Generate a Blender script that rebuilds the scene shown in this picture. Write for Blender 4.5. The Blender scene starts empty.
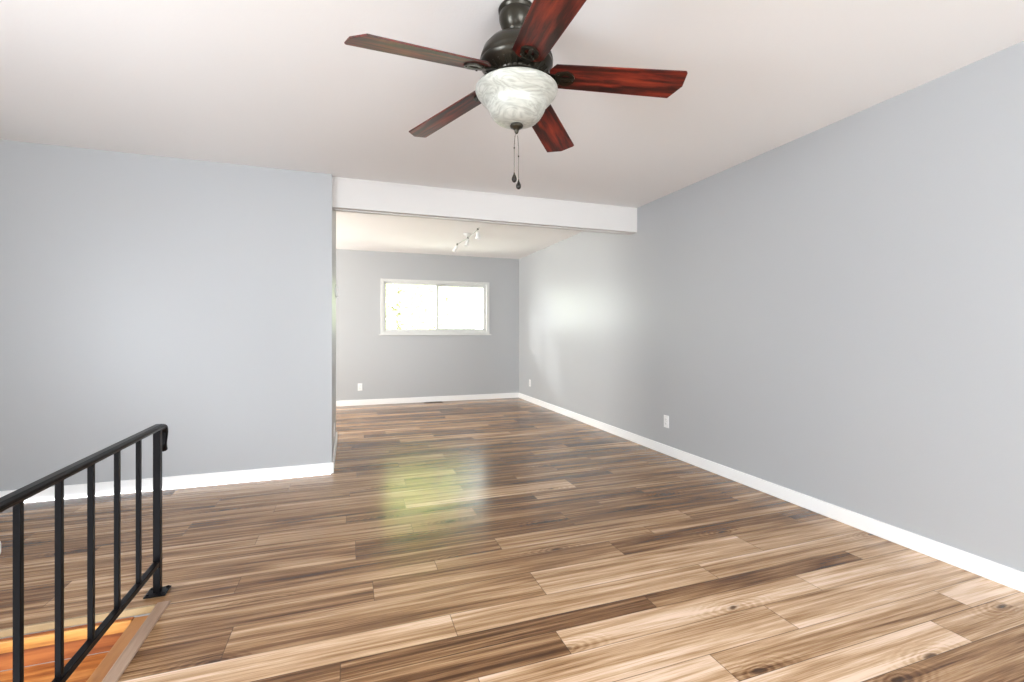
import bpy, bmesh, math, random
from mathutils import Vector, Matrix
random.seed(7)
S = bpy.context.scene
C = S.collection
PI = math.pi

# ------------------------------------------------------------------ camera
FPX, YAW, CY = 463.75, 0.3367, 332.39
cam = bpy.data.cameras.new('camera')
co = bpy.data.objects.new('camera', cam)
C.objects.link(co)
co.location = (0, 0, 1.15)
co.rotation_euler = (PI/2, 0, -YAW)
cam.sensor_width = 36
cam.lens = FPX*36/1024
cam.shift_y = (CY-341)/1024
cam.clip_start = 0.02
S.camera = co

# ------------------------------------------------------------------ view, world, sun, window daylight, kitchen fill
S.view_settings.view_transform = 'Standard'
S.view_settings.look = 'None'
S.view_settings.gamma = 1
S.view_settings.use_curve_mapping = False
S.view_settings.exposure = 0.12

w = bpy.data.worlds.new('sky'); S.world = w; w.use_nodes = True
bg = w.node_tree.nodes['Background']
bg.inputs[0].default_value = (0.93, 0.97, 1.0, 1)
bg.inputs[1].default_value = 7.0

def sun(name, d, energy, angle, col):
    l = bpy.data.lights.new(name, 'SUN'); l.energy = energy; l.angle = math.radians(angle); l.color = col
    o = bpy.data.objects.new(name, l); C.objects.link(o)
    o.rotation_euler = Vector(d).to_track_quat('-Z', 'Y').to_euler()
sun('hazy_sun', (1, -.66, -.46), 7.0, 12, (1, .98, .95))

def area(name, loc, d, sx, sy, energy, col):
    l = bpy.data.lights.new(name, 'AREA'); l.shape = 'RECTANGLE'; l.size = sx; l.size_y = sy
    l.energy = energy; l.color = col
    o = bpy.data.objects.new(name, l); C.objects.link(o); o.location = loc
    o.rotation_euler = Vector(d).to_track_quat('-Z', 'Z').to_euler()
    return o
area('rear_window_daylight', (1.55, -3.12, 1.0), (0, 1, .22), 2.4, 1.6, 150, (.90, .95, 1))
area('entry_window_daylight', (-2.93, .2, .95), (1, -.15, .02), 1.6, 1.1, 150, (.84, .91, 1))
area('kitchen_fill', (-3.43, 6.4, 1.1), (1, 0, .8), 1.6, 1.0, 235, (1, .97, .92))  # added fill that brightens the far room's ceiling and right wall

# ------------------------------------------------------------------ room dimensions (metres)
H = 2.4426
XR, YB, YL, XL = 2.8196, 7.6862, 4.0663, -.137
XE, YR, XK = -3.0, -3.20, -3.5          # entry wall, rear wall, kitchen wall
YE = 5.30                               # end of the short return wall
WX0, WX1, WY = -1.9, -.768, 2.335       # stairwell opening

# ------------------------------------------------------------------ material helpers
def mat(name):
    m = bpy.data.materials.new(name); m.use_nodes = True
    n = m.node_tree.nodes; l = m.node_tree.links
    return m, n, l, n['Principled BSDF']
def plain(name, col, rough=.5, metal=0, spec=.5, bump=None, var=None):
    m, n, l, p = mat(name)
    p.inputs['Base Color'].default_value = (*col, 1)
    p.inputs['Roughness'].default_value = rough
    p.inputs['Metallic'].default_value = metal
    p.inputs['Specular IOR Level'].default_value = spec
    tc = n.new('ShaderNodeTexCoord')
    if bump:
        t = n.new('ShaderNodeTexNoise'); t.inputs['Scale'].default_value = bump[0]; t.inputs['Detail'].default_value = 3
        l.new(tc.outputs['Object'], t.inputs['Vector'])
        b = n.new('ShaderNodeBump'); b.inputs['Strength'].default_value = bump[1]; b.inputs['Distance'].default_value = bump[2]
        l.new(t.outputs['Fac'], b.inputs['Height']); l.new(b.outputs['Normal'], p.inputs['Normal'])
    if var:
        t = n.new('ShaderNodeTexNoise'); t.inputs['Scale'].default_value = var[0]; t.inputs['Detail'].default_value = 4
        l.new(tc.outputs['Object'], t.inputs['Vector'])
        mx = n.new('ShaderNodeMix'); mx.data_type = 'RGBA'
        mx.inputs['A'].default_value = (*col, 1); mx.inputs['B'].default_value = (*var[1], 1)
        l.new(t.outputs['Fac'], mx.inputs['Factor']); l.new(mx.outputs['Result'], p.inputs['Base Color'])
    return m

M = {}
M['wall'] = plain('grey_eggshell_paint', (.432, .440, .450), .36, bump=(130, .25, .0012))
M['ceil'] = plain('ceiling_paint', (.82, .80, .785), .8, bump=(90, .3, .002))
M['white'] = plain('white_trim_paint', (.90, .895, .885), .4)
M['vinyl'] = plain('white_vinyl', (.66, .665, .65), .35)
M['plastic'] = plain('white_plastic', (.85, .85, .84), .3)
M['slot'] = plain('dark_slot', (.03, .03, .03), .6)
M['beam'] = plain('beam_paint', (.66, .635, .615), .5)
M['iron'] = plain('black_painted_iron', (.004, .0035, .004), .3, spec=.09, bump=(60, .2, .001))
M['bronze'] = plain('aged_bronze', (.018, .015, .011), .30, metal=.5, var=(9, (.038, .032, .020)))
M['darkwood'] = plain('dark_pendant_wood', (.014, .010, .007), .35, spec=.3)
M['vent'] = plain('dark_register_metal', (.05, .035, .02), .5, metal=.3)
M['chrome'] = plain('brushed_nickel', (.42, .41, .39), .3, metal=.9)
M['chain'] = plain('pull_chain_metal', (.18, .16, .13), .35, metal=.8)
M['soil'] = plain('lawn', (.66, .66, .58), .9, var=(3, (.78, .77, .68)))  # ground colour whitened to bounce daylight up to the far ceiling
M['bark'] = plain('bark', (.16, .13, .10), .9, bump=(14, .8, .02))
M['concrete'] = plain('stucco', (.6, .58, .54), .9)

def wood(name, stops, rough, along, scale=1.0, contrast=1.0):
    """simple straight grained wood; along = axis (0,1) of object space the grain follows"""
    m, n, l, p = mat(name)
    tc = n.new('ShaderNodeTexCoord'); mp = n.new('ShaderNodeMapping')
    sc = [9*scale, 9*scale, 9*scale]; sc[along] = .9*scale
    mp.inputs['Scale'].default_value = sc
    l.new(tc.outputs['Object'], mp.inputs['Vector'])
    t = n.new('ShaderNodeTexNoise'); t.inputs['Scale'].default_value = 2.2; t.inputs['Detail'].default_value = 8
    t.inputs['Roughness'].default_value = .62; t.inputs['Distortion'].default_value = .2
    l.new(mp.outputs['Vector'], t.inputs['Vector'])
    r = n.new('ShaderNodeValToRGB')
    cr = r.color_ramp
    while len(cr.elements) < len(stops): cr.elements.new(.5)
    for e, (pos, c) in zip(cr.elements, stops): e.position = pos; e.color = (*c, 1)
    l.new(t.outputs['Fac'], r.inputs['Fac']); l.new(r.outputs['Color'], p.inputs['Base Color'])
    p.inputs['Roughness'].default_value = rough
    return m
M['blade'] = wood('mahogany_blade', [(.34, (.008, .003, .003)), (.45, (.04, .006, .004)), (.55, (.15, .016, .008)), (.70, (.26, .034, .013))], .42, 0, 1.6)
M['stair'] = wood('orange_oak_stair', [(.32, (.20, .05, .010)), (.5, (.44, .15, .032)), (.66, (.62, .27, .075))], .5, 0, 1.5)
M['riser'] = wood('red_brown_riser_shade', [(.32, (.14, .035, .010)), (.5, (.30, .085, .020)), (.66, (.42, .14, .035))], .5, 0, 1.5)  # shade on the riser put into a darker red-brown
M['amber'] = wood('amber_riser_light', [(.32, (.36, .14, .03)), (.5, (.54, .24, .055)), (.66, (.66, .33, .09))], .4, 0, 1.5)  # light on the riser top put into a brighter amber
M['stringer'] = wood('brown_oak_stringer', [(.3, (.20, .07, .018)), (.5, (.36, .15, .045)), (.7, (.46, .21, .07))], .4, 1, .8)
M['nosing'] = wood('laminate_nosing', [(.3, (.20, .12, .075)), (.5, (.33, .21, .14)), (.7, (.45, .31, .22))], .3, 1, 1)

def floor_mat():
    m, n, l, p = mat('laminate_planks')
    def nd(t, **k):
        x = n.new(t)
        for a, b in k.items(): setattr(x, a, b)
        return x
    def math_(op, a, b=None, clamp=False):
        x = nd('ShaderNodeMath', operation=op); x.use_clamp = clamp
        for i, v in enumerate((a, b)):
            if v is None: continue
            if isinstance(v, (int, float)): x.inputs[i].default_value = v
            else: l.new(v, x.inputs[i])
        return x.outputs[0]
    def attr(nm):
        a = nd('ShaderNodeAttribute'); a.attribute_name = nm; return a
    uv = nd('ShaderNodeUVMap'); uv.uv_map = 'grain'
    ed = nd('ShaderNodeUVMap'); ed.uv_map = 'edge'
    tone = attr('tone').outputs['Fac']
    se = nd('ShaderNodeSeparateXYZ'); l.new(ed.outputs[0], se.inputs[0])
    L_, W_ = attr('len').outputs['Fac'], attr('wid').outputs['Fac']
    du = math_('MINIMUM', se.outputs[0], math_('SUBTRACT', L_, se.outputs[0]))
    dv = math_('MINIMUM', se.outputs[1], math_('SUBTRACT', W_, se.outputs[1]))
    d = math_('MINIMUM', du, dv)
    groove = math_('SUBTRACT', 1, math_('DIVIDE', d, .0022), True)
    groove = math_('MAXIMUM', groove, 0, True)
    def noise(sx, sy, sc, det, dist, rough=.6):
        mp = nd('ShaderNodeMapping'); mp.inputs['Scale'].default_value = (sx, sy, 1)
        l.new(uv.outputs[0], mp.inputs['Vector'])
        t = nd('ShaderNodeTexNoise'); t.inputs['Scale'].default_value = sc; t.inputs['Detail'].default_value = det
        t.inputs['Distortion'].default_value = dist; t.inputs['Roughness'].default_value = rough
        l.new(mp.outputs[0], t.inputs['Vector']); return t.outputs['Fac']
    broad = noise(.42, 11, 1.0, 5, .05, .6)         # wide streaks
    fine = noise(3.0, 170, 1.3, 5, .05, .75)          # fibre
    mid = noise(1.1, 46, 1.0, 4, .05, .65)
    # cathedral figure: rings of a low frequency field
    fld = noise(.30, 6.0, 1.0, 1.5, .25, .4)
    rings = math_('SINE', math_('MULTIPLY', fld, 60))
    rings = math_('MULTIPLY', math_('ADD', rings, 1), .5)
    rings = math_('POWER', rings, 2.2)
    # knots
    mp = nd('ShaderNodeMapping'); mp.inputs['Scale'].default_value = (1.15, 3.2, 1)
    l.new(uv.outputs[0], mp.inputs['Vector'])
    vo = nd('ShaderNodeTexVoronoi'); vo.inputs['Scale'].default_value = 1.25; vo.voronoi_dimensions = '2D'
    wn = nd('ShaderNodeTexNoise'); wn.inputs['Scale'].default_value = 22; wn.inputs['Detail'].default_value = 3
    l.new(uv.outputs[0], wn.inputs['Vector'])
    wv = nd('ShaderNodeMix', data_type='VECTOR'); wv.inputs['Factor'].default_value = .06
    l.new(mp.outputs[0], wv.inputs['A']); l.new(wn.outputs['Color'], wv.inputs['B'])
    l.new(wv.outputs['Result'], vo.inputs['Vector'])
    kd = vo.outputs['Distance']
    sc_ = nd('ShaderNodeSeparateColor'); l.new(vo.outputs['Color'], sc_.inputs[0])
    some = math_('GREATER_THAN', sc_.outputs[0], .76)
    knot = math_('MULTIPLY', math_('MAXIMUM', math_('SUBTRACT', 1.3, math_('DIVIDE', kd, .045)), 0, True), some, True)
    halo = math_('MULTIPLY', math_('MAXIMUM', math_('SUBTRACT', 1, math_('DIVIDE', kd, .34)), 0, True), some)
    kr = math_('MULTIPLY', math_('MULTIPLY', math_('ADD', math_('SINE', math_('ADD', math_('MULTIPLY', kd, 120), math_('MULTIPLY', broad, 9))), .4), halo), .13)
    # tone + streaks -> ramp
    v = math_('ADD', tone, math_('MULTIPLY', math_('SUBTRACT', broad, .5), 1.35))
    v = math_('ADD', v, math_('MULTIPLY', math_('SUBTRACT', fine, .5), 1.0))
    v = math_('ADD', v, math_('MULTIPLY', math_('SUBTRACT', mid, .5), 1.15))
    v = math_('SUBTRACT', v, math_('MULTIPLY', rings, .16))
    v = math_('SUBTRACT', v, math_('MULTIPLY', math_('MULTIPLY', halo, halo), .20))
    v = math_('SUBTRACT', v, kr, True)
    r = nd('ShaderNodeValToRGB'); cr = r.color_ramp
    st = [(0, (.066, .028, .012)), (.25, (.190, .092, .038)), (.5, (.37, .216, .108)), (.75, (.60, .40, .245)), (1, (.82, .62, .47))]
    while len(cr.elements) < len(st): cr.elements.new(.5)
    for e, (pos, c) in zip(cr.elements, st): e.position = pos; e.color = (*c, 1)
    l.new(v, r.inputs['Fac'])
    m1 = nd('ShaderNodeMix', data_type='RGBA'); m1.inputs['B'].default_value = (.045, .022, .012, 1)
    l.new(math_('MULTIPLY', knot, .85), m1.inputs['Factor']); l.new(r.outputs[0], m1.inputs['A'])
    m2 = nd('ShaderNodeMix', data_type='RGBA'); m2.inputs['B'].default_value = (.06, .035, .02, 1)
    l.new(math_('MULTIPLY', groove, .95), m2.inputs['Factor']); l.new(m1.outputs['Result'], m2.inputs['A'])
    l.new(m2.outputs['Result'], p.inputs['Base Color'])
    rr = math_('ADD', .17, math_('MULTIPLY', fine, .10))
    l.new(rr, p.inputs['Roughness'])
    p.inputs['Specular IOR Level'].default_value = .38
    b = nd('ShaderNodeBump'); b.inputs['Strength'].default_value = .25; b.inputs['Distance'].default_value = .001
    hh = math_('SUBTRACT', math_('MULTIPLY', fine, .35), groove)
    l.new(hh, b.inputs['Height']); l.new(b.outputs[0], p.inputs['Normal'])
    return m
M['floor'] = floor_mat()

def glass_pane_mat():
    m = bpy.data.materials.new('window_glass'); m.use_nodes = True
    n = m.node_tree.nodes; l = m.node_tree.links
    n.remove(n['Principled BSDF'])
    t = n.new('ShaderNodeBsdfTransparent'); t.inputs[0].default_value = (.97, .985, .975, 1)
    g = n.new('ShaderNodeBsdfGlossy'); g.inputs['Roughness'].default_value = .02
    f = n.new('ShaderNodeFresnel'); f.inputs[0].default_value = 1.2
    x = n.new('ShaderNodeMixShader')
    l.new(f.outputs[0], x.inputs[0]); l.new(t.outputs[0], x.inputs[1]); l.new(g.outputs[0], x.inputs[2])
    l.new(x.outputs[0], n['Material Output'].inputs[0])
    return m
M['glass'] = glass_pane_mat()

def alabaster():
    m, n, l, p = mat('alabaster_glass')
    tc = n.new('ShaderNodeTexCoord')
    t = n.new('ShaderNodeTexNoise'); t.inputs['Scale'].default_value = 8; t.inputs['Detail'].default_value = 7; t.inputs['Distortion'].default_value = 6
    mp = n.new('ShaderNodeMapping'); mp.inputs['Scale'].default_value = (1, 1, 2.6)
    l.new(tc.outputs['Object'], mp.inputs[0]); l.new(mp.outputs[0], t.inputs['Vector'])
    r = n.new('ShaderNodeValToRGB'); cr = r.color_ramp
    cr.elements[0].position = .36; cr.elements[0].color = (.34, .34, .30, 1)
    cr.elements[1].position = .62; cr.elements[1].color = (.50, .50, .45, 1)
    l.new(t.outputs['Fac'], r.inputs[0]); l.new(r.outputs[0], p.inputs['Base Color'])
    p.inputs['Roughness'].default_value = .35
    p.inputs['Transmission Weight'].default_value = 0
    p.inputs['Subsurface Weight'].default_value = .25
    p.inputs['Subsurface Radius'].default_value = (.03, .03, .03)
    return m
M['bowl'] = alabaster()

def leafmat(name, a, b):
    m, n, l, p = mat(name)
    tc = n.new('ShaderNodeTexCoord'); t = n.new('ShaderNodeTexNoise'); t.inputs['Scale'].default_value = 2.5
    l.new(tc.outputs['Object'], t.inputs['Vector'])
    mx = n.new('ShaderNodeMix'); mx.data_type = 'RGBA'
    mx.inputs['A'].default_value = (*a, 1); mx.inputs['B'].default_value = (*b, 1)
    l.new(t.outputs['Fac'], mx.inputs['Factor']); l.new(mx.outputs['Result'], p.inputs['Base Color'])
    p.inputs['Roughness'].default_value = .6
    tr = n.new('ShaderNodeBsdfTranslucent'); l.new(mx.outputs['Result'], tr.inputs[0])
    x = n.new('ShaderNodeMixShader'); x.inputs[0].default_value = .5
    l.new(p.outputs[0], x.inputs[1]); l.new(tr.outputs[0], x.inputs[2]); l.new(x.outputs[0], n['Material Output'].inputs[0])
    return m
M['leaf_y'] = leafmat('yellow_green_leaves', (.74, .82, .38), (.86, .90, .60))
M['leaf_g'] = leafmat('green_leaves', (.45, .55, .38), (.65, .74, .56))

# ------------------------------------------------------------------ mesh helpers
def box(bm, x0, x1, y0, y1, z0, z1, bev=0, mi=0):
    vs = [bm.verts.new((x, y, z)) for x in (x0, x1) for y in (y0, y1) for z in (z0, z1)]
    fs = []
    for q in ((0, 1, 3, 2), (4, 6, 7, 5), (0, 4, 5, 1), (2, 3, 7, 6), (0, 2, 6, 4), (1, 5, 7, 3)):
        f = bm.faces.new([vs[i] for i in q]); f.material_index = mi; fs.append(f)
    if bev:
        es = list({e for f in fs for e in f.edges})
        bmesh.ops.bevel(bm, geom=es, offset=bev, segments=2, affect='EDGES', profile=.5)
def lathe(bm, prof, seg=48, mat4=None, smooth=True, mi=0):
    rings = []
    for r, z in prof:
        if r < 1e-6: rings.append([bm.verts.new((0, 0, z))])
        else: rings.append([bm.verts.new((r*math.cos(2*PI*i/seg), r*math.sin(2*PI*i/seg), z)) for i in range(seg)])
    for a, b in zip(rings, rings[1:]):
        for i in range(seg):
            j = (i+1) % seg
            if len(a) == 1 and len(b) == 1: continue
            if len(a) == 1: f = bm.faces.new((a[0], b[j], b[i]))
            elif len(b) == 1: f = bm.faces.new((a[i], a[j], b[0]))
            else: f = bm.faces.new((a[i], a[j], b[j], b[i]))
            f.smooth = smooth; f.material_index = mi
    if mat4 is not None: bmesh.ops.transform(bm, matrix=mat4, verts=[v for R in rings for v in R])
    return [v for R in rings for v in R]
def sweep(bm, path, prof, up=Vector((1, 0, 0)), closed_prof=True, smooth=False, scales=None):
    """sweep 2D profile (a along `up`, b along normal) along path of Vectors"""
    rings = []
    for i, p in enumerate(path):
        t = (path[min(i+1, len(path)-1)]-path[max(i-1, 0)]).normalized()
        s_ = up.normalized(); nrm = s_.cross(t).normalized(); s2 = t.cross(nrm).normalized()
        k = scales[i] if scales else 1
        rings.append([bm.verts.new(p+s2*a*k+nrm*b*k) for a, b in prof])
    n_ = len(prof)
    for a, b in zip(rings, rings[1:]):
        for i in range(n_):
            j = (i+1) % n_
            f = bm.faces.new((a[i], a[j], b[j], b[i])); f.smooth = smooth
    bm.faces.new(rings[0][::-1]); bm.faces.new(rings[-1])
def circ(r, n_=10): return [(r*math.cos(2*PI*i/n_), r*math.sin(2*PI*i/n_)) for i in range(n_)]
def prism(bm, pts, z0, z1, bev=0):
    a = [bm.verts.new((x, y, z0)) for x, y in pts]; b = [bm.verts.new((x, y, z1)) for x, y in pts]
    fs = [bm.faces.new(a[::-1]), bm.faces.new(b)]
    for i in range(len(pts)):
        j = (i+1) % len(pts); fs.append(bm.faces.new((a[i], a[j], b[j], b[i])))
    if bev:
        bmesh.ops.bevel(bm, geom=list(fs[0].edges)+list(fs[1].edges), offset=bev, segments=2, affect='EDGES')
    return a+b
def obj(name, bm, m, parent=None, label=None, mats=None):
    bmesh.ops.recalc_face_normals(bm, faces=bm.faces)
    me = bpy.data.meshes.new(name); bm.to_mesh(me); bm.free()
    for x in (mats or [m]): me.materials.append(x)
    o = bpy.data.objects.new(name, me); C.objects.link(o)
    if parent: o.parent = parent
    if label: o['label'] = label
    return o
def struct(name, bm, m, label, parent=None, cat=None):
    o = obj(name, bm, m, parent)
    if parent is None:
        o['kind'] = 'structure'; o['label'] = label; o['category'] = cat or name.split('_')[0]
    return o
def thing(name, label, cat, loc=(0, 0, 0), group=None):
    o = bpy.data.objects.new(name, None); C.objects.link(o); o.location = loc; o.empty_display_size = .1
    o['label'] = label; o['category'] = cat
    if group: o['group'] = group
    return o
B = bmesh.new

# ------------------------------------------------------------------ floor
rows = [-3.2]
base_w = [.20, .135, .095, .15]
y = -3.2; i = 0
while y < 1.06-.1: y += base_w[i % 4]; rows.append(min(y, 1.06)); i += 1
rows[-1] = 1.06
known = [(1.195, -.30), (1.33, -.03), (1.495, .403), (1.63, .748), (1.725, -.03), (1.868, .386), (2.07, .815), (2.235, .10),
         (2.335, .403), (2.48, .762), (2.70, .03), (2.83, .347), (2.955, .758), (3.09, -.02), (3.29, .348), (3.43, .783), (3.53, .0),
         (3.71, .402), (3.87, .820), (4.04, .054), (4.20, .40), (4.37, .83), (4.56, -.13), (4.66, .36), (4.82, .75), (4.96, .02), (5.12, .5), (5.30, .883), (5.44, .15)]
spec = [(rows[k], rows[k+1], random.uniform(0, 1.24)) for k in range(len(rows)-1)]
y = 1.06
for yy, ph in known: spec.append((y, yy, ph)); y = yy
k = 0
while y < YB:
    yy = min(y+base_w[(k*3+1) % 4], YB)
    if YB-yy < .04: yy = YB
    spec.append((y, yy, (.38, .79, .0)[k % 3]+random.uniform(-.03, .03))); y = yy; k += 1
PL = 1.243
# tones of planks that can be told apart in the photograph, front and right ones lifted for brighter light: (row mid y, x inside plank) -> tone
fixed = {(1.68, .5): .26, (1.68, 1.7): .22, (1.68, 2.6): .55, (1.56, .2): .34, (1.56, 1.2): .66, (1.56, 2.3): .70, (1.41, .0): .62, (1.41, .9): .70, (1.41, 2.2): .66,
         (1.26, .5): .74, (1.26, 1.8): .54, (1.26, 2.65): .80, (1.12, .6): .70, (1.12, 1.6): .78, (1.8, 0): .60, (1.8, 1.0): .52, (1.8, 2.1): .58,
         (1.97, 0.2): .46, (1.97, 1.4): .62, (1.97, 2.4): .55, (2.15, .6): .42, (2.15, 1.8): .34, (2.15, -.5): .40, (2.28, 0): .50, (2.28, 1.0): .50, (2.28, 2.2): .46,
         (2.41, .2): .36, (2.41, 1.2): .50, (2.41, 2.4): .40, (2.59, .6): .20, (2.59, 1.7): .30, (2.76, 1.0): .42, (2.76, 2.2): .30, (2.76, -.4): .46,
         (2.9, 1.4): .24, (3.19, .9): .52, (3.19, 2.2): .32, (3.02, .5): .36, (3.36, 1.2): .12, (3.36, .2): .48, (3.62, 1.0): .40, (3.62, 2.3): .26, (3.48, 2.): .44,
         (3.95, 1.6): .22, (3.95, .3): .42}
def intervals(y0, y1):
    ym = (y0+y1)/2
    if ym < WY: return [(XE, WX0), (WX1, XR)]
    if ym < YL: return [(XE, XR)]
    if ym < YL+.12: return [(XL-.01, XR)]
    return [(XK, XR)]
bm = B(); uvg = bm.loops.layers.uv.new('grain'); uve = bm.loops.layers.uv.new('edge')
fl = {k: bm.faces.layers.float.new(k) for k in ('tone', 'len', 'wid')}
for (y0, y1, ph) in spec:
    n0 = math.floor((-3.6-ph)/PL)
    for q in range(n0, n0+8):
        a, b = ph+q*PL, ph+(q+1)*PL
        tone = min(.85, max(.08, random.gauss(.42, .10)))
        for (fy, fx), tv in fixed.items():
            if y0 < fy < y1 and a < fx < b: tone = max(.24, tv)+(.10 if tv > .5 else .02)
        ou, ov = random.uniform(0, 50), random.uniform(0, 50)
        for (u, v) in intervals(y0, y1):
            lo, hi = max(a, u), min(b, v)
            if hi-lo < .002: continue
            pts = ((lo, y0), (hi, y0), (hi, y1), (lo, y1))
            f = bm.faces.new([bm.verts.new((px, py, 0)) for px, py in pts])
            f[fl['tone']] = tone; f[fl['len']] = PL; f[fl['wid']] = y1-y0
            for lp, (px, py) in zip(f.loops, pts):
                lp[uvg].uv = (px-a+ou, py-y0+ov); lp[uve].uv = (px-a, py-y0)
bmesh.ops.remove_doubles(bm, verts=bm.verts, dist=1e-5)
fo = obj('floor', bm, M['floor']); fo['kind'] = 'structure'; fo['category'] = 'floor'
fo['label'] = 'mixed brown wood plank floor running through both rooms'

# slab edges: nosing boards round the stairwell
bm = B(); box(bm, WX1-.002, -.722, .30, WY+.02, -.028, .005, .004)
struct('trim_1', bm, M['nosing'], 'wood nosing strip along the right edge of the stairwell')
bm = B(); box(bm, WX0, WX1-.003, WY-.002, WY+.012, -.026, .0025, .002)
o = struct('trim_2', bm, wood('laminate_nosing_pale', [(.3, (.24, .16, .08)), (.6, (.36, .25, .13))], .3, 0), 'pale wood nosing strip on the far edge of the stairwell')

# stairs going down towards the viewer's side
st = thing('staircase', 'orange oak stairs going down beside the black railing', 'stairs', (WX1, WY, 0)); st['kind'] = 'structure'
def local(bm, o): bmesh.ops.translate(bm, vec=-Vector(o.location), verts=bm.verts)
bm = B(); box(bm, -.842, WX1-.004, .30, WY-.004, -.34, -.030, .004); local(bm, st); obj('stringer', bm, M['stringer'], st, 'brown oak board along the side of the stairs')
zt = -.142; yt = WY-.004
for k in range(6):
    z1 = zt-.19*k; yy = yt-.27*k
    if k == 0:
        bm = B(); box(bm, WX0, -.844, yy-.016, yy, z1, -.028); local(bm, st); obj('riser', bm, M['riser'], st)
        bm = B(); box(bm, WX0, -.844, yy-.028, yy-.016, -.072, -.028, .004); local(bm, st); obj('lit_strip', bm, M['amber'], st, 'amber strip for the lit top of the riser')  # strip added so the top of the riser looks lit
    else:
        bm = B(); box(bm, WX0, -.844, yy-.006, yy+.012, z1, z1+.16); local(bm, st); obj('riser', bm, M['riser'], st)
    bm = B(); box(bm, WX0, -.844, yy-.30, yy-.016 if k == 0 else yy-.006, z1-.03, z1, .006); local(bm, st); obj('tread', bm, M['stair'], st)

# ------------------------------------------------------------------ shell
T = .14
def wall_with_hole(bm, axis, a0, a1, c0, c1, hole, z1=H, z0=0):
    """wall spanning a0..a1 along axis, thickness c0..c1; hole=(h0,h1,hz0,hz1)"""
    h0, h1, q0, q1 = hole
    for (p, q, zz0, zz1) in ((a0, h0, z0, z1), (h1, a1, z0, z1), (h0, h1, z0, q0), (h0, h1, q1, z1)):
        if q-p < 1e-4 or zz1-zz0 < 1e-4: continue
        if axis == 'x': box(bm, p, q, c0, c1, zz0, zz1)
        else: box(bm, c0, c1, p, q, zz0, zz1)
WN = (.475, 2.268, 1.125, 2.005)
bm = B(); wall_with_hole(bm, 'x', XK-T, XR+T, YB, YB+T, WN)
struct('wall_back', bm, M['wall'], 'grey wall of the far room around the sliding window')
bm = B(); box(bm, XR, XR+T, YR, YB, 0, H)
struct('wall_right', bm, M['wall'], 'long pale grey wall along the right side')
bm = B(); box(bm, XE, XL, YL, YL+.12, 0, H); box(bm, XL-.12, XL, YL+.12, YE, 0, H)
struct('wall_left', bm, M['wall'], 'grey wall on the left with its short return into the far room')
bm = B(); wall_with_hole(bm, 'x', XE-T, XR+T, YR-T, YR, (.10, 2.60, .22, 2.18))
struct('wall_rear', bm, M['wall'], 'grey wall behind the viewer with the large front window')
bm = B(); wall_with_hole(bm, 'y', YR, YL+.12, XE-T, XE, (-.65, 1.05, .35, 2.05))
struct('wall_entry', bm, M['wall'], 'grey wall on the entry side of the stairs')
bm = B(); wall_with_hole(bm, 'y', YL+.12, YB, XK-T, XK, (5.55, 7.25, .62, 2.0))
struct('wall_kitchen', bm, M['wall'], 'grey kitchen wall beyond the opening')
bm = B(); box(bm, XK-T, XR+T, YR-T, YB+T, H, H+.15)
struct('ceiling', bm, M['ceil'], 'plain off white ceiling')
bm = B(); box(bm, XK-T, XE-T, YL-.02, YL+.12, 0, H)
struct('wall_side', bm, M['wall'], 'grey kitchen side wall')
# stairwell walls below floor level
bm = B(); box(bm, WX0-.1, WX0, -2.2, WY, -1.6, -.0); box(bm, WX1-.0015, WX1+.1, -2.2, WY, -1.6, -.03); box(bm, WX0-.1, WX1+.1, WY, WY+.1, -1.6, -.03)
struct('wall_stairwell', bm, M['wall'], 'grey sides of the stairwell below the floor')

# header beam between the rooms
YM, ZB = 4.1245, 2.189
bm = B(); box(bm, XL, XR, YM, YM+.13, ZB, H)
box(bm, XL+.001, XR-.001, YM-.008, YM, ZB, ZB+.012); box(bm, XL+.001, XR-.001, YM-.006, YM, H-.016, H-.001)
box(bm, XR-.012, XR, YM-.006, YM, ZB+.012, H-.016); box(bm, XL, XL+.01, YM-.006, YM, ZB+.012, H-.016)
box(bm, XL+.02, XR-.12, YM+.05, YM+.085, ZB-.007, ZB)
struct('trim_3', bm, M['beam'], 'white boxed header beam across the opening to the far room')

# baseboards (rounded top edge)
BH, BT = .088, .014
def board(bm, x0, x1, y0, y1): box(bm, x0, x1, y0, y1, 0.0005, BH, .003)
bm = B(); board(bm, XR-BT, XR, YR, YB-.001); struct('baseboard_right', bm, M['white'], 'white baseboard along the right wall')
bm = B(); board(bm, XK, XR-BT-.001, YB-BT, YB); struct('baseboard_back', bm, M['white'], 'white baseboard under the far window')
bm = B(); board(bm, XE, XL+BT, YL-BT, YL); board(bm, XL, XL+BT, YL, YE-.002); struct('baseboard_left', bm, M['white'], 'white baseboard around the left wall and its return')

# ------------------------------------------------------------------ far window (two lite slider)
wx0, wx1, wz0, wz1 = .465, 2.275, 1.118, 2.012
wd = B()
fw = .055
def frame(bm, x0, x1, z0, z1, wl, wr, wb, wt, y0, y1, bev=.003):
    box(bm, x0, x0+wl, y0, y1, z0, z1, bev); box(bm, x1-wr, x1, y0, y1, z0, z1, bev)
    box(bm, x0+wl, x1-wr, y0, y1, z0, z0+wb, bev); box(bm, x0+wl, x1-wr, y0, y1, z1-wt, z1, bev)
frame(wd, wx0, wx1, wz0, wz1, .05, .05, .05, .045, YB-.012, YB+.09)
win = struct('window_1', wd, M['vinyl'], 'white two-pane sliding window looking out on bright foliage'); win['category'] = 'window'
bm = B(); frame(bm, .513, 1.395, 1.165, 1.968, .038, .036, .038, .038, YB+.008, YB+.040); obj('window_sash', bm, M['vinyl'], win)
bm = B(); frame(bm, 1.360, 2.227, 1.165, 1.968, .030, .044, .046, .046, YB+.046, YB+.078); obj('window_sash', bm, M['vinyl'], win)
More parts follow.
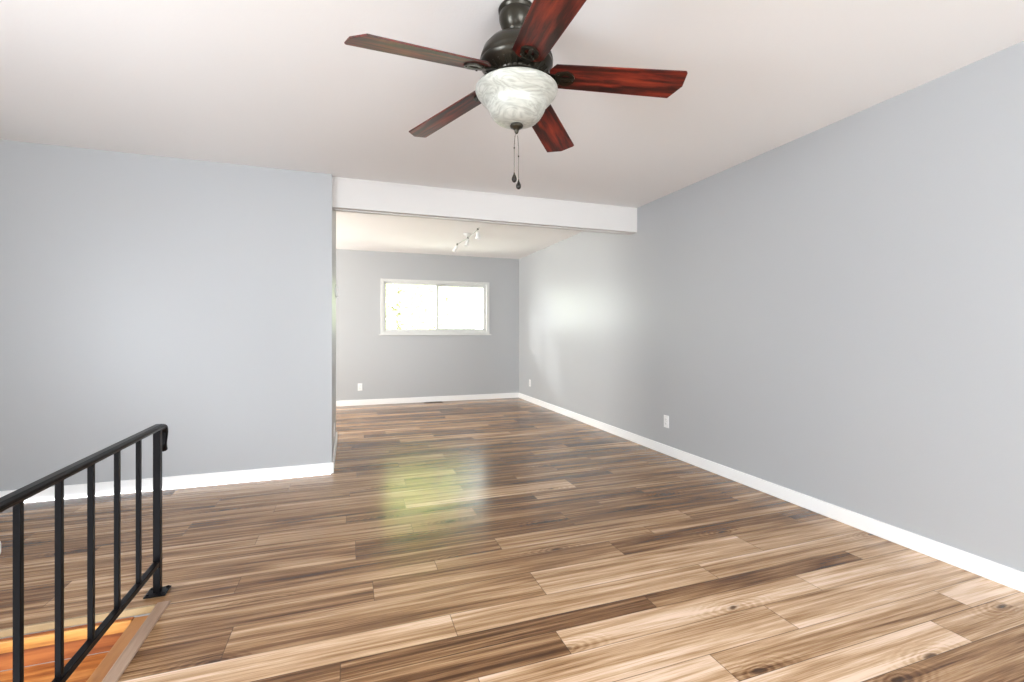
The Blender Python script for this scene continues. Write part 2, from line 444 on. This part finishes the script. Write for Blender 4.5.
bm = B(); box(bm, .548, 1.362, YB+.022, YB+.026, 1.20, 1.933); obj('window_pane', bm, M['glass'], win)
bm = B(); box(bm, 1.387, 2.187, YB+.060, YB+.064, 1.208, 1.925); obj('window_pane', bm, M['glass'], win)
bm = B(); box(bm, wx0-.025, wx1+.025, YB-.034, YB+.0, wz0-.016, wz0+.004, .003); obj('window_sill', bm, M['vinyl'], win)
# windows behind and beside the viewer; the kitchen one is added for its fill light
def plainwin(name, axis, a0, a1, z0, z1, c, label):
    bm = B()
    if axis == 'x':
        frame(bm, a0, a1, z0, z1, .06, .06, .06, .06, c-.10, c-.02, 0); box(bm, (a0+a1)/2-.03, (a0+a1)/2+.03, c-.1, c-.02, z0+.06, z1-.06)
        o = struct(name, bm, M['vinyl'], label)
        bm = B(); box(bm, a0+.05, a1-.05, c-.06, c-.056, z0+.05, z1-.05); obj('window_pane', bm, M['glass'], o)
    else:
        for (p, q, r, s_) in ((a0, a0+.06, z0, z1), (a1-.06, a1, z0, z1), (a0+.06, a1-.06, z0, z0+.06), (a0+.06, a1-.06, z1-.06, z1), ((a0+a1)/2-.03, (a0+a1)/2+.03, z0+.06, z1-.06)):
            box(bm, c-.10, c-.02, p, q, r, s_)
        o = struct(name, bm, M['vinyl'], label)
        bm = B(); box(bm, c-.06, c-.056, a0+.05, a1-.05, z0+.05, z1-.05); obj('window_pane', bm, M['glass'], o)
plainwin('window_2', 'x', .10, 2.60, .22, 2.18, YR, 'large front window behind the viewer')
plainwin('window_3', 'y', -.65, 1.05, .35, 2.05, XE, 'entry side window beside the stairs')
plainwin('window_4', 'y', 5.55, 7.25, .62, 2.0, XK, 'added unseen kitchen window behind the fill light')

# ------------------------------------------------------------------ outside the far window
bm = B(); box(bm, -25, 30, YB+.3, 60, -.8, -.7)
struct('lawn', bm, M['soil'], 'pale ground outside the far window, whitened to bounce daylight inside')
def tree(x, y, h, r, m, label, n_=6000):
    t = thing('tree', label, 'tree', (x, y, -.7), 'trees outside the far window')
    bm = B()
    path = [Vector((0.05*math.sin(k*1.3), .05*math.cos(k), k*h*.75/6)) for k in range(7)]
    sweep(bm, path, circ(.10), smooth=True, scales=[1.2-.14*k for k in range(7)])
    for k in range(6):
        a = k*1.1; z = h*(.3+.08*k); L_ = r*.8
        p2 = [Vector((0, 0, z))+Vector((math.cos(a)*L_*s_, math.sin(a)*L_*s_, L_*.45*s_)) for s_ in (0, .35, .7, 1)]
        sweep(bm, p2, circ(.035, 6), up=Vector((0, 0, 1)), smooth=True, scales=[1, .8, .5, .2])
    obj('trunk', bm, M['bark'], t)
    bm = B()
    for k in range(n_):
        while True:
            v = Vector([random.uniform(-1, 1) for _ in range(3)])
            if .35 < v.length < 1: break
        c = Vector((v.x*r, v.y*r, h*.62+v.z*h*.42))
        s_ = random.uniform(.07, .13)
        q = Matrix.Rotation(random.uniform(0, 6.28), 3, Vector([random.gauss(0, 1) for _ in range(3)]).normalized())
        bm.faces.new([bm.verts.new(c+q @ Vector(p)) for p in ((-s_, 0, 0), (0, -s_*.45, .01), (s_, 0, 0), (0, s_*.45, .01))])
    obj('foliage', bm, m, t)
tree(1.3, 13.0, 5.2, 1.7, M['leaf_y'], 'yellow-green leafy tree behind the left window pane')
tree(3.4, 17.0, 6.0, 1.5, M['leaf_g'], 'green leafy tree behind the right window pane')

# ------------------------------------------------------------------ outlets, thermostat, register
def outlet(name, loc, rz, label, grp):
    t = thing(name, label, 'outlet', loc, grp); t.rotation_euler = (0, 0, rz)   # local -Y faces the room
    bm = B(); box(bm, -.035, .035, -.006, 0, -.0575, .0575, .002); obj('cover_plate', bm, M['plastic'], t)
    for s_ in (-1, 1):
        bm = B()
        pts = [(.0165*math.cos(a)*1.0, .0135*math.sin(a)) for a in [2*PI*i/20 for i in range(20)]]
        vs = prism(bm, pts, 0, .003)
        bmesh.ops.transform(bm, matrix=Matrix.Translation((0, -.006, s_*.0195)) @ Matrix.Rotation(PI/2, 4, 'X'), verts=vs)
        so = obj('socket', bm, M['plastic'], t)
        bm = B(); zc = s_*.0195
        box(bm, -.0075, -.0050, -.0096, -.0088, zc-.002, zc+.007); box(bm, .0050, .0075, -.0096, -.0088, zc-.002, zc+.007)
        box(bm, -.0022, .0022, -.0096, -.0088, zc-.0095, zc-.0055)
        obj('slots', bm, M['slot'], so, 'dark socket slots')
    bm = B(); lathe(bm, [(0, .001), (.003, .0008), (.0032, 0)], 12, Matrix.Translation((0, -.006, 0)) @ Matrix.Rotation(PI/2, 4, 'X')); obj('screw', bm, M['chrome'], t)
    return t
outlet('wall_outlet', (.154, YB, .290), 0, 'white electrical outlet on the far wall below and left of the window', 'wall outlets')
outlet('wall_outlet', (XR, 7.15, .312), PI/2*1, 'white electrical outlet low on the right wall near the far corner', 'wall outlets')
outlet('wall_outlet', (XR, 3.645, .310), PI/2*1, 'white electrical outlet low in the middle of the long right wall', 'wall outlets')
outlet('wall_outlet', (XL, 4.62, .245), -PI/2, 'white electrical outlet on the narrow return of the left wall', 'wall outlets')
for o in [x for x in C.objects if x.name.startswith('wall_outlet')]:
    if abs(o.location.x-XR) < .01: o.rotation_euler.z = -PI/2
    if abs(o.location.x-XL) < .01: o.rotation_euler.z = PI/2

t = thing('thermostat', 'white box thermostat on the return edge of the left wall', 'thermostat', (XL, 4.96, 1.565))
bm = B(); box(bm, 0, .008, -.050, .050, -.064, .064, .002); obj('back_plate', bm, M['chrome'], t, 'grey backing plate')
bm = B(); box(bm, .008, .022, -.045, .045, -.058, .058, .004); obj('cover', bm, M['plastic'], t)
bm = B(); box(bm, .022, .024, -.012, .012, .03, .042); obj('lever', bm, M['chrome'], t)

t = thing('floor_register', 'dark metal floor register against the far baseboard', 'floor vent', (1.30, 7.615, 0))
bm = B()
for (a, b, c, d) in ((-.15, .15, -.05, -.038), (-.15, .15, .038, .05), (-.15, -.138, -.038, .038), (.138, .15, -.038, .038)): box(bm, a, b, c, d, .0005, .006, .001)
obj('frame', bm, M['vent'], t)
bm = B()
for k in range(16): x = -.130+k*.0173; box(bm, x, x+.006, -.038, .038, .001, .005)
obj('grille', bm, M['slot'], t)

# ------------------------------------------------------------------ small white rounded object at the left edge of the view
bm = B(); box(bm, -1.80, -1.696, 3.08, 3.14, .0005, .078, .015)
o = obj('foot_block', bm, M['plastic']); o['label'] = 'small white rounded block on the floor at the far left edge, behind the railing'; o['category'] = 'block'

# ------------------------------------------------------------------ railing
RX = -.797; PY = 2.439
rl = thing('stair_railing', 'black iron stair railing with square balusters and curled handrail end', 'railing', (RX, PY, 0))
def rp(name, fn, label=None, m='iron'):
    bm = B(); fn(bm); local(bm, rl); return obj(name, bm, M[m], rl, label)
rp('post', lambda b: box(b, RX-.0135, RX+.0135, PY-.0135, PY+.0135, .008, .735, .002))
def plate(b):
    box(b, RX-.040, RX+.040, PY-.040, PY+.040, .0055, .012, .002)
bp = rp('base_plate', plate)
for sx in (-1, 1):
    for sy in (-1, 1):
        bm = B(); vs = lathe(bm, [(.007, 0), (.007, .004), (.004, .006), (0, .006)], 8, Matrix.Translation((RX+sx*.029, PY+sy*.029, .012))); local(bm, rl); obj('bolt', bm, M['iron'], bp)
ys = [2.245, 2.064, 1.884, 1.708, 1.531, 1.340, 1.160, .980, .800]
for yy in ys: rp('baluster', lambda b, yy=yy: box(b, RX-.0078, RX+.0078, yy-.0078, yy+.0078, .147, .737, .0015))
rp('post', lambda b: box(b, RX-.016, RX+.016, .604, .636, -.02, .735, .002))
rp('bottom_rail', lambda b: box(b, RX-.012, RX+.012, .636, PY-.013, .126, .148, .002))
rp('top_channel', lambda b: box(b, RX-.012, RX+.012, .60, PY+.016, .733, .745, .001))
hp = [(-.021, .005), (-.021, .013), (-.016, .022), (-.006, .027), (.006, .027), (.016, .022), (.021, .013), (.021, .005), (.012, .001), (-.012, .001)]
def hand(b):
    pts = [Vector((RX, .56, .745)), Vector((RX, 1.5, .745)), Vector((RX, 2.40, .745)), Vector((RX, 2.44, .745))]
    # lamb's tongue: curls over and down past the post with an S shape
    for (dy, dz) in ((.470, .743), (.492, .734), (.506, .718), (.512, .700), (.510, .682), (.504, .664), (.502, .648), (.506, .634), (.514, .624)):
        pts.append(Vector((RX, 2+dy, dz)))
    sc = [1, 1, 1, 1, 1, .98, .95, .9, .85, .82, .8, .78, .74]
    sweep(b, pts, [(a, -c) for a, c in hp], up=Vector((1, 0, 0)), smooth=False, scales=sc)
rp('handrail', hand)

# ------------------------------------------------------------------ ceiling fan
FX, FY = .6300, 1.745
fan = thing('ceiling_fan', 'bronze five-blade ceiling fan with mahogany blades and alabaster bowl light', 'ceiling fan', (FX, FY, H))
def fz(z): return z-H
def flathe(name, prof, m, label=None, parent=None, seg=56):
    bm = B(); lathe(bm, [(r, fz(z)) for r, z in prof], seg); return obj(name, bm, M[m], parent or fan, label)
flathe('canopy', [(0, 2.4424), (.070, 2.4424), (.073, 2.436), (.072, 2.428), (.066, 2.424), (.066, 2.420), (.070, 2.412), (.069, 2.395), (.062, 2.372), (.050, 2.352), (.040, 2.344), (.040, 2.339), (.030, 2.334), (0, 2.334)], 'bronze')
flathe('downrod', [(0, 2.37), (.017, 2.37), (.017, 2.34), (.022, 2.335), (.028, 2.322), (.030, 2.305), (0, 2.300)], 'bronze')
hou = flathe('motor_housing', [(0.0000, 2.3240), (0.0454, 2.3240), (0.0525, 2.3190), (0.0859, 2.3110), (0.1131, 2.2960), (0.1333, 2.2720), (0.1434, 2.2440), (0.1459, 2.2310), (0.1414, 2.2270), (0.1454, 2.2220), (0.1444, 2.2120), (0.1353, 2.2020), (0.1192, 2.1860), (0.1010, 2.1740), (0.0970, 2.1700), (0.0970, 2.1640), (0.0000, 2.1640)], 'bronze')
bm = B()
for k in range(30):
    a = 2*PI*k/30
    vs0 = set(bm.verts)
    box(bm, .100, .136, -.0028, .0028, 0, .006, .001)
    nv = [v for v in bm.verts if v not in vs0]
    mtx = Matrix.Rotation(a, 4, 'Z') @ Matrix.Translation((-.0, 0, fz(2.164))) @ Matrix.Translation((.1, 0, .002)) @ Matrix.Rotation(-math.radians(40), 4, 'Y') @ Matrix.Translation((-.1, 0, 0))
    bmesh.ops.transform(bm, matrix=mtx, verts=nv)
obj('vent_ribs', bm, M['bronze'], hou)
flathe('light_fitter', [(0.0000, 2.1720), (0.0800, 2.1720), (0.0880, 2.1620), (0.0900, 2.1470), (0.0780, 2.1340), (0.0780, 2.1240), (0.1000, 2.1180), (0.1000, 2.1100), (0.0000, 2.1100)], 'bronze')
flathe('light_bowl', [(0.1485, 2.1202), (0.1587, 2.1223), (0.1637, 2.1182), (0.1642, 2.1121), (0.1597, 2.1019), (0.1505, 2.0897), (0.1383, 2.0755), (0.1281, 2.0653), (0.1210, 2.0582), (0.1180, 2.0521), (0.1149, 2.0429), (0.1088, 2.0287), (0.0986, 2.0124), (0.0834, 1.9972), (0.0610, 1.9870), (0.0346, 1.9819), (0.0163, 1.9799), (0.0000, 1.9799)], 'bowl', 'white swirled alabaster glass bowl', seg=72)
fin = flathe('finial', [(0.0000, 1.9819), (0.0240, 1.9809), (0.0270, 1.9748), (0.0240, 1.9687), (0.0140, 1.9636), (0.0090, 1.9575), (0.0075, 1.9494), (0.0040, 1.9443), (0.0000, 1.9433)], 'bronze', seg=24)
for (dx, dy, zb, lab) in ((-.011, -.004, 1.778, 'shorter'), (.010, .004, 1.755, 'longer')):
    bm = B()
    sweep(bm, [Vector((dx*.6, dy, fz(1.94))), Vector((dx, dy, fz(1.90))), Vector((dx, dy, fz(1.80))), Vector((dx, dy, fz(zb)))], circ(.0012, 6), smooth=True)
    zz = 1.93
    while zz > zb:
        lathe(bm, [(0, .0017), (.0017, 0), (0, -.0017)], 6, Matrix.Translation((dx*(1 if zz < 1.9 else .8), dy, fz(zz)))); zz -= .007
    ch = obj('pull_chain', bm, M['chain'], fan)
    zc = 1.885 if lab == 'shorter' else 1.857
    bm = B(); lathe(bm, [(0, .004), (.0026, .003), (.003, 0), (.0026, -.003), (0, -.004)], 10, Matrix.Translation((dx, dy, fz(zc)))); obj('connector', bm, M['bronze'], ch)
    bm = B(); lathe(bm, [(0, .010), (.0025, .009), (.003, .003), (.006, -.004), (.0095, -.012), (.0105, -.019), (.0085, -.026), (.004, -.030), (0, -.031)], 20, Matrix.Translation((dx, dy, fz(zb)))); obj('pendant', bm, M['darkwood'], ch)
BZ, R0, R1, PH, PITCH = 2.182, .155, .652, math.radians(-23.6), math.radians(-14)
for k in range(5):
    a = PH+k*2*PI/5
    ro = Matrix.Rotation(a, 4, 'Z')
    pit = Matrix.Translation((0, 0, fz(BZ))) @ Matrix.Rotation(math.radians(6.4), 4, 'Y') @ Matrix.Rotation(PITCH, 4, 'X')
    wi, wo = .060, .070
    pts = [(R0-.022, -.030), (R0+.004, -wi), (R1-.006, -wo), (R1, -wo+.008), (R1, .004), (R1-.040, wo), (R0+.010, wi), (R0-.022, .026)]
    bm = B(); prism(bm, pts, 0, .006, .0012)
    bl = obj('blade', bm, M['blade'], fan); bl.matrix_local = ro @ pit
    # blade iron: arm from the hub and a rounded open shield under the blade
    bm = B()
    out = []
    for i in range(24):
        t_ = 2*PI*i/24; out.append((.190+.042*math.cos(t_), .036*math.sin(t_)*(1.0 if math.cos(t_) > 0 else .9)))
    inn = [(.196+.022*math.cos(2*PI*i/24), .019*math.sin(2*PI*i/24)) for i in range(24)]
    for z0, z1 in ((-.008, -.0005),):
        A = [bm.verts.new((x, y_, z0)) for x, y_ in out]; Bq = [bm.verts.new((x, y_, z0)) for x, y_ in inn]
        A2 = [bm.verts.new((x, y_, z1)) for x, y_ in out]; B2 = [bm.verts.new((x, y_, z1)) for x, y_ in inn]
        for i in range(24):
            j = (i+1) % 24
            for q in ((A[i], A[j], Bq[j], Bq[i]), (A2[j], A2[i], B2[i], B2[j]), (A[j], A[i], A2[i], A2[j]), (Bq[i], Bq[j], B2[j], B2[i])): bm.faces.new(q)
    sweep(bm, [Vector((.158, 0, -.005)), Vector((.138, 0, -.002)), Vector((.118, 0, .004)), Vector((.088, 0, .004))], [(-.018, -.004), (.018, -.004), (.014, .004), (-.014, .004)], up=Vector((0, 1, 0)))
    sweep(bm, [Vector((.160, 0, -.006)), Vector((.192, 0, -.009)), Vector((.225, 0, -.006))], [(-.006, -.003), (.006, -.003), (.006, .003), (-.006, .003)], up=Vector((0, 1, 0)))
    for (x, y_) in ((.168, .024), (.168, -.024), (.224, 0)):
        lathe(bm, [(0, -.012), (.004, -.011), (.0045, -.008)], 10, Matrix.Translation((x, y_, 0)))
    ir = obj('blade_iron', bm, M['bronze'], fan); ir.matrix_local = ro @ pit

# ------------------------------------------------------------------ track light in the far room
TX = 1.45
tr = thing('track_light', 'white three-head ceiling track light in the far room', 'track light', (TX, 5.85, H))
def tl(bm): bmesh.ops.translate(bm, vec=(-TX, -5.85, -H), verts=bm.verts)
bm = B(); sweep(bm, [Vector((TX+.03*math.sin((yy-5.2)*2.6), yy, 2.402)) for yy in [5.38+.07*k for k in range(17)]], circ(.006, 8), up=Vector((0, 0, 1)), smooth=True); tl(bm); obj('rail', bm, M['chrome'], tr, 'thin grey metal rail')
bm = B(); lathe(bm, [(0, 2.442), (.050, 2.442), (.052, 2.434), (.040, 2.424), (.010, 2.420), (.008, 2.398), (0, 2.398)], 28, Matrix.Translation((TX, 5.93, 0))); tl(bm); obj('canopy', bm, M['plastic'], tr)
for (yy, tilt, az) in ((5.45, .05, 0), (5.98, .35, .6), (6.48, .75, -.9)):
    x = TX+.03*math.sin((yy-5.2)*2.6)
    bm = B(); box(bm, -.011, .011, -.018, .018, -.014, .014, .003)
    hd = obj('connector', bm, M['bronze'], tr, 'dark rail connector'); hd.scale = (.85, .85, .85); hd.location = (x-TX, yy-5.85, 2.402-H)
    bm = B()
    mt = Matrix.Translation((0, 0, -.03)) @ Matrix.Rotation(az, 4, 'Z') @ Matrix.Rotation(tilt, 4, 'Y')
    lathe(bm, [(0, .018), (.005, .018), (.005, -.005), (.020, -.010), (.023, -.016), (.023, -.075), (.026, -.082), (.034, -.100), (.035, -.112), (.031, -.112), (.024, -.098), (0, -.094)], 28, mt)
    obj('spot_head', bm, M['plastic'], hd)
